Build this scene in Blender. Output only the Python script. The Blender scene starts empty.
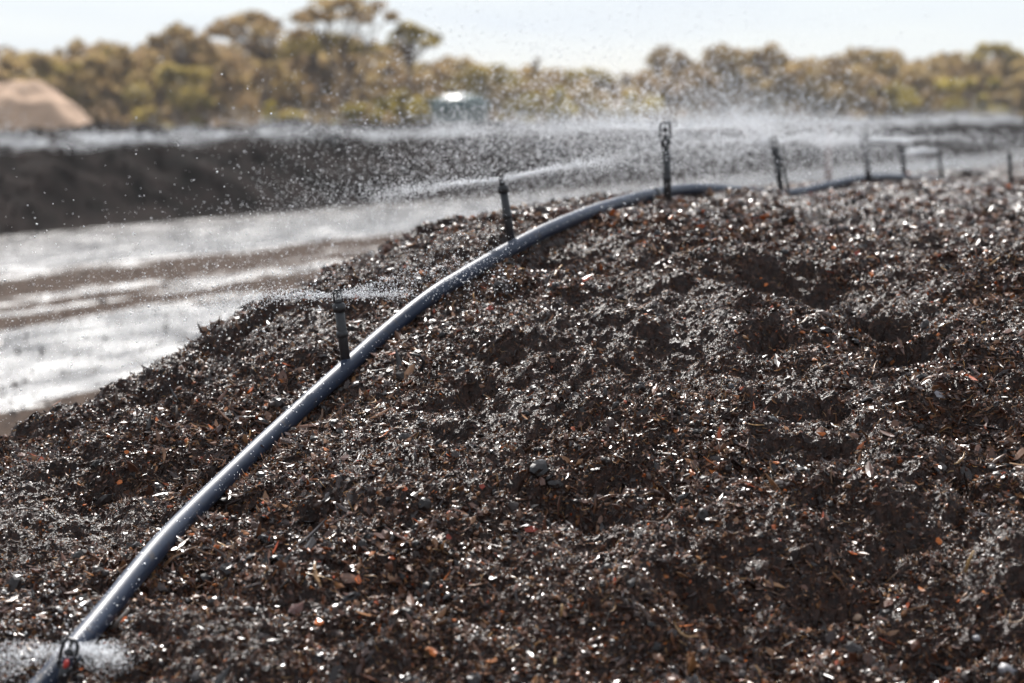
import bpy, math
import numpy as np
from mathutils import Vector, Matrix

R = math.radians
sc = bpy.context.scene
COL = sc.collection

# ------------------------------------------------------------------ camera
FPX = 2000.0
CAM = np.array((0.0, 0.0, 2.6))
PITCH = math.atan((341.5 - 110.0) / FPX)
cam_data = bpy.data.cameras.new('camera')
cam_data.sensor_width = 36.0
cam_data.lens = 36.0 * FPX / 1024.0
cam_data.clip_start = 0.1
cam_data.clip_end = 5000.0
cam_data.dof.use_dof = True
cam_data.dof.focus_distance = 5.7
cam_data.dof.aperture_fstop = 2.3
cam_data.dof.aperture_blades = 9
cam = bpy.data.objects.new('camera', cam_data)
COL.objects.link(cam)
cam.location = CAM
cam.rotation_euler = (R(90) - PITCH, 0, 0)
sc.camera = cam

# ------------------------------------------------------------------ light
SUN_EL, SUN_AZ = R(44), R(-10)          # azimuth measured from +Y towards +X
world = bpy.data.worlds.new('World')
sc.world = world
world.use_nodes = True
wn, wl = world.node_tree.nodes, world.node_tree.links
wn.clear()
wout = wn.new('ShaderNodeOutputWorld')
wbg = wn.new('ShaderNodeBackground')
wbg.inputs['Strength'].default_value = 0.072
sky = wn.new('ShaderNodeTexSky')
sky.sky_type = 'NISHITA'
sky.sun_disc = False
sky.sun_elevation = SUN_EL
sky.sun_rotation = SUN_AZ
sky.air_density = 1.0
sky.dust_density = 0.6
# thin high veil of cloud over the blue
wtc = wn.new('ShaderNodeTexCoord')
wmap = wn.new('ShaderNodeMapping')
wmap.inputs['Scale'].default_value = (3.0, 3.0, 22.0)
wnoise = wn.new('ShaderNodeTexNoise')
wnoise.inputs['Scale'].default_value = 1.3
wnoise.inputs['Detail'].default_value = 6.0
wnoise.inputs['Distortion'].default_value = 0.4
wramp = wn.new('ShaderNodeMapRange')
wramp.inputs['From Min'].default_value = 0.35
wramp.inputs['From Max'].default_value = 0.7
wramp.inputs['To Min'].default_value = 0.72
wramp.inputs['To Max'].default_value = 0.97
wmix = wn.new('ShaderNodeMix')
wmix.data_type = 'RGBA'
wmix.inputs['B'].default_value = (6.7, 7.2, 7.85, 1)
wl.new(wtc.outputs['Generated'], wmap.inputs['Vector'])
wl.new(wmap.outputs['Vector'], wnoise.inputs['Vector'])
wl.new(wnoise.outputs['Fac'], wramp.inputs['Value'])
wl.new(wramp.outputs['Result'], wmix.inputs['Factor'])
wl.new(sky.outputs['Color'], wmix.inputs['A'])
wl.new(wmix.outputs['Result'], wbg.inputs['Color'])
wl.new(wbg.outputs['Background'], wout.inputs['Surface'])

sun_data = bpy.data.lights.new('sun', 'SUN')
sun_data.energy = 5.0
sun_data.angle = R(0.55)
sun_data.color = (1.0, 0.965, 0.92)
sun = bpy.data.objects.new('sun', sun_data)
COL.objects.link(sun)
SUN_DIR = Vector((math.sin(SUN_AZ) * math.cos(SUN_EL), math.cos(SUN_AZ) * math.cos(SUN_EL), math.sin(SUN_EL)))
sun.rotation_euler = SUN_DIR.to_track_quat('Z', 'Y').to_euler()
sun.location = (0, 0, 30)

sc.view_settings.view_transform = 'Standard'
sc.view_settings.look = 'None'
sc.view_settings.exposure = 0.8
sc.view_settings.gamma = 1.0
sc.view_settings.use_curve_mapping = False
sc.cycles.use_denoising = True
sc.cycles.max_bounces = 6
sc.cycles.diffuse_bounces = 3
sc.cycles.glossy_bounces = 3
sc.cycles.transmission_bounces = 4
sc.cycles.caustics_reflective = False
sc.cycles.caustics_refractive = False
sc.cycles.sample_clamp_direct = 4.5
sc.cycles.sample_clamp_indirect = 4.0

# ------------------------------------------------------------------ helpers
rng = np.random.default_rng(11)
TH_C, TH_S = math.cos(PITCH), math.sin(PITCH)


def at(px, py, d):
    """point on the ray through a pixel at distance d along +Y from the camera"""
    u, v = (px - 512.0) / FPX, (341.5 - py) / FPX
    dr = np.array((u, TH_C + v * TH_S, -TH_S + v * TH_C))
    return CAM + dr * (d / dr[1])


def project(P):
    q = P - CAM
    w = q[:, 1] * TH_C - q[:, 2] * TH_S
    v = q[:, 1] * TH_S + q[:, 2] * TH_C
    return 512 + FPX * q[:, 0] / w, 341.5 - FPX * v / w


def _hash(ix, iy, seed):
    h = (ix.astype(np.int64) * 374761393 + iy.astype(np.int64) * 668265263 + seed * 974634777) & 0xFFFFFFFF
    h = ((h ^ (h >> 13)) * 1274126177) & 0xFFFFFFFF
    h = (h ^ (h >> 16)) & 0xFFFFFFFF
    return h / 4294967296.0


def perlin(x, y, seed=0):
    ix, iy = np.floor(x), np.floor(y)
    fx, fy = x - ix, y - iy
    out = 0
    sx, sy = fx * fx * fx * (fx * (fx * 6 - 15) + 10), fy * fy * fy * (fy * (fy * 6 - 15) + 10)
    def g(dx, dy):
        a = _hash(ix + dx, iy + dy, seed) * 2 * np.pi
        return np.cos(a) * (fx - dx) + np.sin(a) * (fy - dy)
    a = g(0, 0) * (1 - sx) + g(1, 0) * sx
    b = g(0, 1) * (1 - sx) + g(1, 1) * sx
    return (a * (1 - sy) + b * sy) * 1.5


def fbm(x, y, octaves, seed=0, gain=0.5):
    s, a = 0, 1.0
    for o in range(octaves):
        s = s + a * perlin(x * 2 ** o + 17.3 * o, y * 2 ** o - 9.1 * o, seed + o)
        a *= gain
    return s


def clump(x, y, seed=0):
    """rounded lumps of uneven height, one per cell, 0..1"""
    ix, iy = np.floor(x), np.floor(y)
    best = np.zeros_like(x)
    for dx in (-1, 0, 1):
        for dy in (-1, 0, 1):
            cx, cy = ix + dx, iy + dy
            px = cx + _hash(cx, cy, seed)
            py = cy + _hash(cx, cy, seed + 1)
            hh = 0.35 + 0.65 * _hash(cx, cy, seed + 2)
            d2 = (x - px) ** 2 + (y - py) ** 2
            best = np.maximum(best, hh * np.clip(1 - d2 / 0.85, 0, 1))
    return best


def mesh_obj(name, verts, faces, mat=None, parent=None, smooth=False):
    me = bpy.data.meshes.new(name)
    if isinstance(faces, np.ndarray):
        verts = np.asarray(verts, dtype=np.float32)
        nf, k = faces.shape
        me.vertices.add(len(verts))
        me.vertices.foreach_set('co', verts.ravel())
        me.loops.add(nf * k)
        me.loops.foreach_set('vertex_index', faces.astype(np.int32).ravel())
        me.polygons.add(nf)
        me.polygons.foreach_set('loop_start', np.arange(0, nf * k, k, dtype=np.int32))
        me.polygons.foreach_set('loop_total', np.full(nf, k, dtype=np.int32))
        me.update(calc_edges=True)
        me.validate()
    else:
        me.from_pydata([tuple(map(float, v)) for v in verts], [], [tuple(map(int, f)) for f in faces])
        me.update()
    me.polygons.foreach_set('use_smooth', np.full(len(me.polygons), bool(smooth)))
    if mat:
        me.materials.append(mat)
    o = bpy.data.objects.new(name, me)
    COL.objects.link(o)
    if parent:
        o.parent = parent
    return o


def tag(o, label=None, cat=None, group=None, kind=None):
    if label: o['label'] = label
    if cat: o['category'] = cat
    if group: o['group'] = group
    if kind: o['kind'] = kind
    return o


def empty(name, loc=(0, 0, 0)):
    o = bpy.data.objects.new(name, None)
    o.empty_display_size = 0.1
    o.location = tuple(map(float, loc))
    COL.objects.link(o)
    return o


class MB:
    """collects tubes, lathes and boxes into one mesh"""
    def __init__(self):
        self.v, self.f = [], []

    def tube(self, pts, rad, seg=10, cap=True):
        pts = [Vector(tuple(map(float, p))) for p in pts]
        n = len(pts)
        if not hasattr(rad, '__len__'):
            rad = [rad] * n
        b = len(self.v)
        up = Vector((0, 0, 1))
        t0 = (pts[1] - pts[0]).normalized()
        if abs(t0.dot(up)) > 0.95:
            up = Vector((0, 1, 0))
        side = t0.cross(up).normalized()
        for i in range(n):
            t = (pts[min(i + 1, n - 1)] - pts[max(i - 1, 0)]).normalized()
            side = (side - t * side.dot(t)).normalized()
            nn = side.cross(t)
            for k in range(seg):
                a = 2 * math.pi * k / seg
                self.v.append(pts[i] + (side * math.cos(a) + nn * math.sin(a)) * rad[i])
        for i in range(n - 1):
            for k in range(seg):
                k2 = (k + 1) % seg
                self.f.append((b + i * seg + k, b + i * seg + k2, b + (i + 1) * seg + k2, b + (i + 1) * seg + k))
        if cap:
            self.f.append(tuple(b + k for k in range(seg))[::-1])
            self.f.append(tuple(b + (n - 1) * seg + k for k in range(seg)))
        return self

    def lathe(self, prof, seg=16, origin=(0, 0, 0)):
        o = Vector(origin)
        b = len(self.v)
        for r, z in prof:
            for k in range(seg):
                a = 2 * math.pi * k / seg
                self.v.append(o + Vector((r * math.cos(a), r * math.sin(a), z)))
        for i in range(len(prof) - 1):
            for k in range(seg):
                k2 = (k + 1) % seg
                self.f.append((b + i * seg + k, b + i * seg + k2, b + (i + 1) * seg + k2, b + (i + 1) * seg + k))
        self.f.append(tuple(b + k for k in range(seg))[::-1])
        self.f.append(tuple(b + (len(prof) - 1) * seg + k for k in range(seg)))
        return self

    def build(self, name, mat, parent=None, smooth=True):
        return mesh_obj(name, self.v, self.f, mat, parent, smooth)


# ------------------------------------------------------------------ materials
def new_mat(name):
    m = bpy.data.materials.new(name)
    m.use_nodes = True
    nt = m.node_tree
    b = nt.nodes['Principled BSDF']
    return m, nt, nt.nodes, nt.links, b


def ramp(nodes, stops, interp='LINEAR'):
    r = nodes.new('ShaderNodeValToRGB')
    cr = r.color_ramp
    cr.interpolation = interp
    while len(cr.elements) < len(stops):
        cr.elements.new(0.5)
    for e, (p, c) in zip(cr.elements, stops):
        e.position = p
        e.color = (*c, 1) if len(c) == 3 else c
    return r


def noise(nodes, links, scale, detail=4, rough=0.55, coord=None, dist=0.0):
    n = nodes.new('ShaderNodeTexNoise')
    n.inputs['Scale'].default_value = scale
    n.inputs['Detail'].default_value = detail
    n.inputs['Roughness'].default_value = rough
    n.inputs['Distortion'].default_value = dist
    if coord is None:
        tc = nodes.new('ShaderNodeTexCoord')
        coord = tc.outputs['Object']
    links.new(coord, n.inputs['Vector'])
    return n


def mat_plain(name, col, rough=0.5, spec=0.5, var=0.25, scale=30.0, bump=0.0):
    m, nt, N, L, b = new_mat(name)
    n = noise(N, L, scale)
    c = np.array(col)
    r = ramp(N, [(0.3, tuple(c * (1 - var))), (0.7, tuple(np.minimum(c * (1 + var), 1)))])
    L.new(n.outputs['Fac'], r.inputs['Fac'])
    L.new(r.outputs['Color'], b.inputs['Base Color'])
    b.inputs['Roughness'].default_value = rough
    b.inputs['Specular IOR Level'].default_value = spec
    if bump:
        bp = N.new('ShaderNodeBump')
        bp.inputs['Strength'].default_value = bump
        bp.inputs['Distance'].default_value = 0.01
        L.new(n.outputs['Fac'], bp.inputs['Height'])
        L.new(bp.outputs['Normal'], b.inputs['Normal'])
    return m


def mat_compost():
    m, nt, N, L, b = new_mat('wet_compost')
    n1 = noise(N, L, 55.0, 6, 0.65)
    n2 = noise(N, L, 3.0, 4)
    r = ramp(N, [(0.28, (0.005, 0.0024, 0.0017)), (0.5, (0.018, 0.0075, 0.0045)), (0.64, (0.050, 0.021, 0.012)), (0.8, (0.10, 0.042, 0.02))])
    L.new(n1.outputs['Fac'], r.inputs['Fac'])
    L.new(r.outputs['Color'], b.inputs['Base Color'])
    rr = N.new('ShaderNodeMapRange')
    rr.inputs['From Min'].default_value = 0.3
    rr.inputs['From Max'].default_value = 0.7
    rr.inputs['To Min'].default_value = 0.2
    rr.inputs['To Max'].default_value = 0.42
    L.new(n2.outputs['Fac'], rr.inputs['Value'])
    L.new(rr.outputs['Result'], b.inputs['Roughness'])
    n3 = noise(N, L, 160.0, 3, 0.6)
    bp = N.new('ShaderNodeBump')
    bp.inputs['Strength'].default_value = 0.8
    bp.inputs['Distance'].default_value = 0.006
    L.new(n3.outputs['Fac'], bp.inputs['Height'])
    L.new(bp.outputs['Normal'], b.inputs['Normal'])
    b.inputs['Specular IOR Level'].default_value = 0.2
    return m


def mat_random(name, stops, r0, r1, spec=0.6, bump_scale=120.0, bump=0.5):
    """colour picked per instance"""
    m, nt, N, L, b = new_mat(name)
    oi = N.new('ShaderNodeObjectInfo')
    r = ramp(N, stops)
    L.new(oi.outputs['Random'], r.inputs['Fac'])
    L.new(r.outputs['Color'], b.inputs['Base Color'])
    wnz = N.new('ShaderNodeTexWhiteNoise')
    wnz.noise_dimensions = '1D'
    L.new(oi.outputs['Random'], wnz.inputs['W'])
    mr = N.new('ShaderNodeMapRange')
    mr.inputs['To Min'].default_value = r0
    mr.inputs['To Max'].default_value = r1
    L.new(wnz.outputs['Value'], mr.inputs['Value'])
    geo = N.new('ShaderNodeNewGeometry')
    pn = noise(N, L, 1.6, 4, 0.6, geo.outputs['Position'])      # wetter and drier patches of the heap
    pm = N.new('ShaderNodeMapRange')
    pm.inputs['From Min'].default_value = 0.35; pm.inputs['From Max'].default_value = 0.65
    pm.inputs['To Min'].default_value = 0.7; pm.inputs['To Max'].default_value = 1.35
    L.new(pn.outputs['Fac'], pm.inputs['Value'])
    mu = N.new('ShaderNodeMath'); mu.operation = 'MULTIPLY'
    L.new(mr.outputs['Result'], mu.inputs[0]); L.new(pm.outputs['Result'], mu.inputs[1])
    L.new(mu.outputs[0], b.inputs['Roughness'])
    b.inputs['Specular IOR Level'].default_value = spec
    if bump:
        n = noise(N, L, bump_scale, 3, 0.6)
        bp = N.new('ShaderNodeBump')
        bp.inputs['Strength'].default_value = bump
        bp.inputs['Distance'].default_value = 0.004
        L.new(n.outputs['Fac'], bp.inputs['Height'])
        L.new(bp.outputs['Normal'], b.inputs['Normal'])
    return m


def mat_water():
    m, nt, N, L, b = new_mat('water_drops')
    N.remove(b)
    out = [n for n in N if n.type == 'OUTPUT_MATERIAL'][0]
    d = N.new('ShaderNodeBsdfDiffuse'); d.inputs['Color'].default_value = (0.95, 0.96, 0.98, 1)
    t = N.new('ShaderNodeBsdfTranslucent'); t.inputs['Color'].default_value = (0.97, 0.98, 1.0, 1)
    g = N.new('ShaderNodeBsdfGlossy'); g.inputs['Roughness'].default_value = 0.45; g.inputs['Color'].default_value = (0.97, 0.98, 1.0, 1)
    m1 = N.new('ShaderNodeMixShader'); m1.inputs['Fac'].default_value = 0.8
    m2 = N.new('ShaderNodeMixShader'); m2.inputs['Fac'].default_value = 0.85
    L.new(d.outputs['BSDF'], m1.inputs[1]); L.new(t.outputs['BSDF'], m1.inputs[2])
    L.new(m1.outputs['Shader'], m2.inputs[1]); L.new(g.outputs['BSDF'], m2.inputs[2])
    L.new(m2.outputs['Shader'], out.inputs['Surface'])
    return m


LANE_N = (0.897, -0.442)     # across the rows, pointing right


def mat_ground():
    m, nt, N, L, b = new_mat('wet_yard')
    tc = N.new('ShaderNodeTexCoord')
    co = tc.outputs['Object']
    rot = N.new('ShaderNodeVectorRotate')
    rot.rotation_type = 'Z_AXIS'
    rot.inputs['Angle'].default_value = -math.atan2(LANE_N[1], LANE_N[0])
    L.new(co, rot.inputs['Vector'])                      # x' = across the rows, y' = along them
    mp = N.new('ShaderNodeMapping')
    mp.inputs['Scale'].default_value = (0.55, 0.10, 1.0)
    L.new(rot.outputs['Vector'], mp.inputs['Vector'])
    nz = noise(N, L, 1.0, 5, 0.6, mp.outputs['Vector'])
    sep = N.new('ShaderNodeSeparateXYZ')
    L.new(rot.outputs['Vector'], sep.inputs['Vector'])
    wob = N.new('ShaderNodeMath'); wob.operation = 'MULTIPLY_ADD'
    L.new(nz.outputs['Fac'], wob.inputs[0]); wob.inputs[1].default_value = 4.2; wob.inputs[2].default_value = -2.1
    t = N.new('ShaderNodeMath'); t.operation = 'ADD'
    L.new(sep.outputs['X'], t.inputs[0]); L.new(wob.outputs[0], t.inputs[1])
    mr = N.new('ShaderNodeMapRange')
    mr.inputs['From Min'].default_value = -32.0
    mr.inputs['From Max'].default_value = -8.0
    L.new(t.outputs[0], mr.inputs['Value'])
    def p(v): return (v + 32.0) / 24.0
    w, dr, md = (1, 1, 1), (0, 0, 0), (0.45, 0.45, 0.45)
    lane = ramp(N, [(0.0, w), (p(-21.6), w), (p(-20.7), dr), (p(-19.4), dr), (p(-18.4), md), (p(-17.4), md), (p(-16.8), dr), (p(-15.9), dr), (p(-15.2), w), (p(-12.0), w), (p(-11.2), dr), (1.0, dr)])
    L.new(mr.outputs['Result'], lane.inputs['Fac'])
    # patchiness inside the lanes
    mp2 = N.new('ShaderNodeMapping'); mp2.inputs['Scale'].default_value = (1.5, 0.30, 1.0)
    L.new(rot.outputs['Vector'], mp2.inputs['Vector'])
    nz2 = noise(N, L, 1.0, 6, 0.65, mp2.outputs['Vector'])
    ma = N.new('ShaderNodeMath'); ma.operation = 'MULTIPLY_ADD'
    L.new(nz2.outputs['Fac'], ma.inputs[0]); ma.inputs[1].default_value = 3.0
    L.new(lane.outputs['Color'], ma.inputs[2])
    wet = N.new('ShaderNodeMapRange')
    wet.inputs['From Min'].default_value = 1.92; wet.inputs['From Max'].default_value = 2.12
    L.new(ma.outputs[0], wet.inputs['Value'])
    dry_n = noise(N, L, 6.0, 6, 0.7, co)
    dry = ramp(N, [(0.3, (0.028, 0.020, 0.016)), (0.55, (0.066, 0.047, 0.037)), (0.75, (0.13, 0.095, 0.076))])
    L.new(dry_n.outputs['Fac'], dry.inputs['Fac'])
    mix = N.new('ShaderNodeMix'); mix.data_type = 'RGBA'
    L.new(wet.outputs[0], mix.inputs['Factor'])
    L.new(dry.outputs['Color'], mix.inputs['A'])
    mix.inputs['B'].default_value = (0.05, 0.043, 0.040, 1)
    L.new(mix.outputs['Result'], b.inputs['Base Color'])
    ro = N.new('ShaderNodeMapRange')
    ro.inputs['To Min'].default_value = 1.0; ro.inputs['To Max'].default_value = 0.2
    L.new(wet.outputs[0], ro.inputs['Value'])
    rn = N.new('ShaderNodeMapRange')
    rn.inputs['From Min'].default_value = 0.35; rn.inputs['From Max'].default_value = 0.65
    rn.inputs['To Min'].default_value = 0.07; rn.inputs['To Max'].default_value = 0.30
    mp3 = N.new('ShaderNodeMapping'); mp3.inputs['Scale'].default_value = (1.3, 0.35, 1.0)
    L.new(rot.outputs['Vector'], mp3.inputs['Vector'])
    nz3 = noise(N, L, 1.7, 6, 0.7, mp3.outputs['Vector'])
    L.new(nz3.outputs['Fac'], rn.inputs['Value'])
    L.new(rn.outputs['Result'], ro.inputs['To Max'])
    L.new(ro.outputs['Result'], b.inputs['Roughness'])
    b.inputs['IOR'].default_value = 1.7
    sp = N.new('ShaderNodeMapRange')
    sp.inputs['To Min'].default_value = 0.02; sp.inputs['To Max'].default_value = 1.0
    L.new(wet.outputs[0], sp.inputs['Value'])
    L.new(sp.outputs['Result'], b.inputs['Specular IOR Level'])

    bz = noise(N, L, 9.0, 6, 0.72, co)
    bp = N.new('ShaderNodeBump')
    bp.inputs['Strength'].default_value = 0.38
    bp.inputs['Distance'].default_value = 0.06
    L.new(bz.outputs['Fac'], bp.inputs['Height'])
    L.new(bp.outputs['Normal'], b.inputs['Normal'])
    return m


def mat_leaves(name, stops, trans=0.55):
    m, nt, N, L, b = new_mat(name)
    N.remove(b)
    out = [n for n in N if n.type == 'OUTPUT_MATERIAL'][0]
    a = N.new('ShaderNodeAttribute'); a.attribute_name = 'tint'
    r = ramp(N, stops)
    L.new(a.outputs['Fac'], r.inputs['Fac'])
    d = N.new('ShaderNodeBsdfDiffuse'); t = N.new('ShaderNodeBsdfTranslucent')
    L.new(r.outputs['Color'], d.inputs['Color']); L.new(r.outputs['Color'], t.inputs['Color'])
    mx = N.new('ShaderNodeMixShader'); mx.inputs['Fac'].default_value = trans
    L.new(d.outputs['BSDF'], mx.inputs[1]); L.new(t.outputs['BSDF'], mx.inputs[2])
    g = N.new('ShaderNodeBsdfGlossy'); g.inputs['Roughness'].default_value = 0.45
    m2 = N.new('ShaderNodeMixShader'); m2.inputs['Fac'].default_value = 0.04
    L.new(mx.outputs['Shader'], m2.inputs[1]); L.new(g.outputs['BSDF'], m2.inputs[2])
    L.new(m2.outputs['Shader'], out.inputs['Surface'])
    return m


def mat_pipe():
    m, nt, N, L, b = new_mat('blue_black_polythene')
    n = noise(N, L, 14.0, 5, 0.6)
    r = ramp(N, [(0.3, (0.010, 0.018, 0.038)), (0.7, (0.020, 0.031, 0.06))])
    L.new(n.outputs['Fac'], r.inputs['Fac'])
    b.inputs['Specular IOR Level'].default_value = 0.3
    nd = noise(N, L, 22.0, 6, 0.7, None, 0.6)
    md = N.new('ShaderNodeMapRange')
    md.inputs['From Min'].default_value = 0.58; md.inputs['From Max'].default_value = 0.66
    md.inputs['To Max'].default_value = 0.75
    L.new(nd.outputs['Fac'], md.inputs['Value'])
    mx = N.new('ShaderNodeMix'); mx.data_type = 'RGBA'
    L.new(md.outputs['Result'], mx.inputs['Factor'])
    L.new(r.outputs['Color'], mx.inputs['A']); mx.inputs['B'].default_value = (0.05, 0.04, 0.036, 1)
    L.new(mx.outputs['Result'], b.inputs['Base Color'])
    n2 = noise(N, L, 60.0, 5, 0.7)
    mr = N.new('ShaderNodeMapRange')
    mr.inputs['From Min'].default_value = 0.3; mr.inputs['From Max'].default_value = 0.75
    mr.inputs['To Min'].default_value = 0.42; mr.inputs['To Max'].default_value = 0.58
    L.new(n2.outputs['Fac'], mr.inputs['Value'])
    L.new(mr.outputs['Result'], b.inputs['Roughness'])
    bp = N.new('ShaderNodeBump'); bp.inputs['Strength'].default_value = 0.12; bp.inputs['Distance'].default_value = 0.002
    L.new(n2.outputs['Fac'], bp.inputs['Height']); L.new(bp.outputs['Normal'], b.inputs['Normal'])
    return m


M = dict(
    ground=mat_ground(), compost=mat_compost(), pipe=mat_pipe(), water=mat_water(),
    black=mat_plain('black_plastic', (0.012, 0.012, 0.014), 0.35, 0.5, 0.4, 60, 0.2),
    red=mat_plain('red_plastic', (0.55, 0.05, 0.04), 0.35),
    sand=mat_plain('dry_sand', (0.44, 0.30, 0.21), 0.95, 0.2, 0.22, 1.2, 0.5),
    tank=mat_plain('green_polythene', (0.055, 0.09, 0.085), 0.34, 0.5, 0.15, 2.0),
    stone=mat_plain('grey_stone', (0.22, 0.21, 0.22), 0.45, 0.5, 0.4, 60, 0.6),
    tan_stone=mat_plain('tan_stone', (0.34, 0.23, 0.16), 0.6, 0.4, 0.3, 60, 0.6),
    orange=mat_plain('orange_wood', (0.52, 0.13, 0.015), 0.4, 0.5, 0.35, 150, 0.5),
    redwood=mat_plain('red_bark', (0.26, 0.035, 0.015), 0.45, 0.5, 0.35, 150, 0.5),
    maroon=mat_plain('maroon_bark', (0.10, 0.035, 0.025), 0.32, 0.6, 0.35, 100, 0.5),
    straw=mat_plain('pale_straw', (0.42, 0.27, 0.12), 0.5, 0.4, 0.3, 120, 0.4),
    twig=mat_plain('grey_twig', (0.30, 0.26, 0.23), 0.5, 0.4, 0.3, 90, 0.5),
    bark=mat_plain('gum_bark', (0.16, 0.115, 0.085), 0.85, 0.3, 0.35, 6.0, 0.3),
    post=mat_plain('weathered_wood', (0.27, 0.19, 0.17), 0.85, 0.3, 0.3, 8.0, 0.3),
    gravel=mat_random('wet_gravel', [(0.0, (0.02, 0.014, 0.012)), (0.6, (0.06, 0.045, 0.037)), (1.0, (0.20, 0.15, 0.12))], 0.06, 0.22, 0.6, 1.0, 0.0),
    far_compost=mat_plain('damp_compost', (0.013, 0.009, 0.008), 0.9, 0.02, 0.85, 1.4, 0.8),
    flakes=mat_random('wet_bark_flakes', [(0.0, (0.006, 0.003, 0.002)), (0.33, (0.030, 0.012, 0.0075)), (0.66, (0.105, 0.042, 0.023)),
                                          (0.88, (0.16, 0.075, 0.037)), (0.965, (0.26, 0.125, 0.05)), (0.985, (0.42, 0.105, 0.015)), (1.0, (0.30, 0.045, 0.012))], 0.13, 0.34, 0.5, 1.0, 0.0),
    clods=mat_random('wet_clods', [(0.0, (0.006, 0.004, 0.004)), (0.7, (0.022, 0.015, 0.013)), (1.0, (0.06, 0.03, 0.02))], 0.2, 0.45, 0.4, 1.0, 0.0),
    fibres=mat_random('fibres', [(0.0, (0.012, 0.007, 0.004)), (0.55, (0.07, 0.034, 0.019)), (0.86, (0.17, 0.09, 0.042)), (0.95, (0.28, 0.16, 0.065)), (1.0, (0.42, 0.23, 0.08))], 0.1, 0.3, 0.5, 1.0, 0.0),
)
LEAF_OLIVE = mat_leaves('olive_gum_leaves', [(0.0, (0.172, 0.129, 0.048)), (0.4, (0.259, 0.197, 0.062)), (0.75, (0.359, 0.272, 0.076)), (1.0, (0.460, 0.363, 0.089))])
LEAF_BROWN = mat_leaves('brown_gum_leaves', [(0.0, (0.191, 0.124, 0.073)), (0.5, (0.296, 0.199, 0.099)), (1.0, (0.413, 0.304, 0.120))])
LEAF_YELLOW = mat_leaves('yellow_green_leaves', [(0.0, (0.225, 0.167, 0.044)), (0.5, (0.370, 0.292, 0.057)), (1.0, (0.503, 0.390, 0.069))])


# ------------------------------------------------------------------ scatter: points that carry copies of small meshes (for stuff)
def scatter(name, pts, rot, scl, protos, mat, parent=None, smooth=True, pick=None):
    n = len(pts)
    me = bpy.data.meshes.new(name)
    me.vertices.add(n)
    me.vertices.foreach_set('co', np.asarray(pts, dtype=np.float32).ravel())
    for an, arr in (('rot', rot), ('scl', scl)):
        at_ = me.attributes.new(an, 'FLOAT_VECTOR', 'POINT')
        at_.data.foreach_set('vector', np.asarray(arr, dtype=np.float32).ravel())
    pk = me.attributes.new('pick', 'INT', 'POINT')
    if pick is None:
        pick = np.arange(n) % len(protos)
    pk.data.foreach_set('value', np.asarray(pick, dtype=np.int32))
    me.materials.append(mat)
    o = bpy.data.objects.new(name, me)
    COL.objects.link(o)
    if parent: o.parent = parent
    ng = bpy.data.node_groups.new(name, 'GeometryNodeTree')
    ng.interface.new_socket('Geometry', in_out='INPUT', socket_type='NodeSocketGeometry')
    ng.interface.new_socket('Geometry', in_out='OUTPUT', socket_type='NodeSocketGeometry')
    gi, go = ng.nodes.new('NodeGroupInput'), ng.nodes.new('NodeGroupOutput')
    j = ng.nodes.new('GeometryNodeJoinGeometry')
    ra = ng.nodes.new('GeometryNodeInputNamedAttribute'); ra.data_type = 'FLOAT_VECTOR'; ra.inputs['Name'].default_value = 'rot'
    sa = ng.nodes.new('GeometryNodeInputNamedAttribute'); sa.data_type = 'FLOAT_VECTOR'; sa.inputs['Name'].default_value = 'scl'
    pa = ng.nodes.new('GeometryNodeInputNamedAttribute'); pa.data_type = 'INT'; pa.inputs['Name'].default_value = 'pick'
    e2r = ng.nodes.new('FunctionNodeEulerToRotation')
    ng.links.new(ra.outputs['Attribute'], e2r.inputs[0])
    for i, (pv, pf) in enumerate(protos):
        pm = bpy.data.meshes.new(name + '_piece')
        pm.from_pydata([tuple(map(float, v)) for v in pv], [], [tuple(map(int, f)) for f in pf])
        pm.update()
        pm.polygons.foreach_set('use_smooth', np.full(len(pm.polygons), bool(smooth)))
        pm.materials.append(mat)
        po = bpy.data.objects.new(name + '_piece', pm)
        oi = ng.nodes.new('GeometryNodeObjectInfo')
        oi.inputs['Object'].default_value = po
        cmp = ng.nodes.new('FunctionNodeCompare'); cmp.data_type = 'INT'; cmp.operation = 'EQUAL'
        ng.links.new(pa.outputs['Attribute'], cmp.inputs[2])
        cmp.inputs[3].default_value = i
        ip = ng.nodes.new('GeometryNodeInstanceOnPoints')
        ng.links.new(gi.outputs[0], ip.inputs['Points'])
        ng.links.new(cmp.outputs[0], ip.inputs['Selection'])
        ng.links.new(oi.outputs['Geometry'], ip.inputs['Instance'])
        ng.links.new(e2r.outputs[0], ip.inputs['Rotation'])
        ng.links.new(sa.outputs['Attribute'], ip.inputs['Scale'])
        ng.links.new(ip.outputs[0], j.inputs[0])
    ng.links.new(j.outputs[0], go.inputs[0])
    md = o.modifiers.new('scatter', 'NODES')
    md.node_group = ng
    o['kind'] = 'stuff'
    return o


def ico(sub=1):
    import bmesh
    bm = bmesh.new()
    bmesh.ops.create_icosphere(bm, subdivisions=sub, radius=1.0)
    v = [tuple(q.co) for q in bm.verts]
    f = [tuple(q.index for q in p.verts) for p in bm.faces]
    bm.free()
    return v, f


# ================================================================== SETTING
G = 1500.0
gv = [(-G, -60, 0), (G, -60, 0), (G, 2400, 0), (-G, 2400, 0)]
tag(mesh_obj('ground', gv, [(0, 1, 2, 3)], M['ground']), kind='structure')

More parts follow.
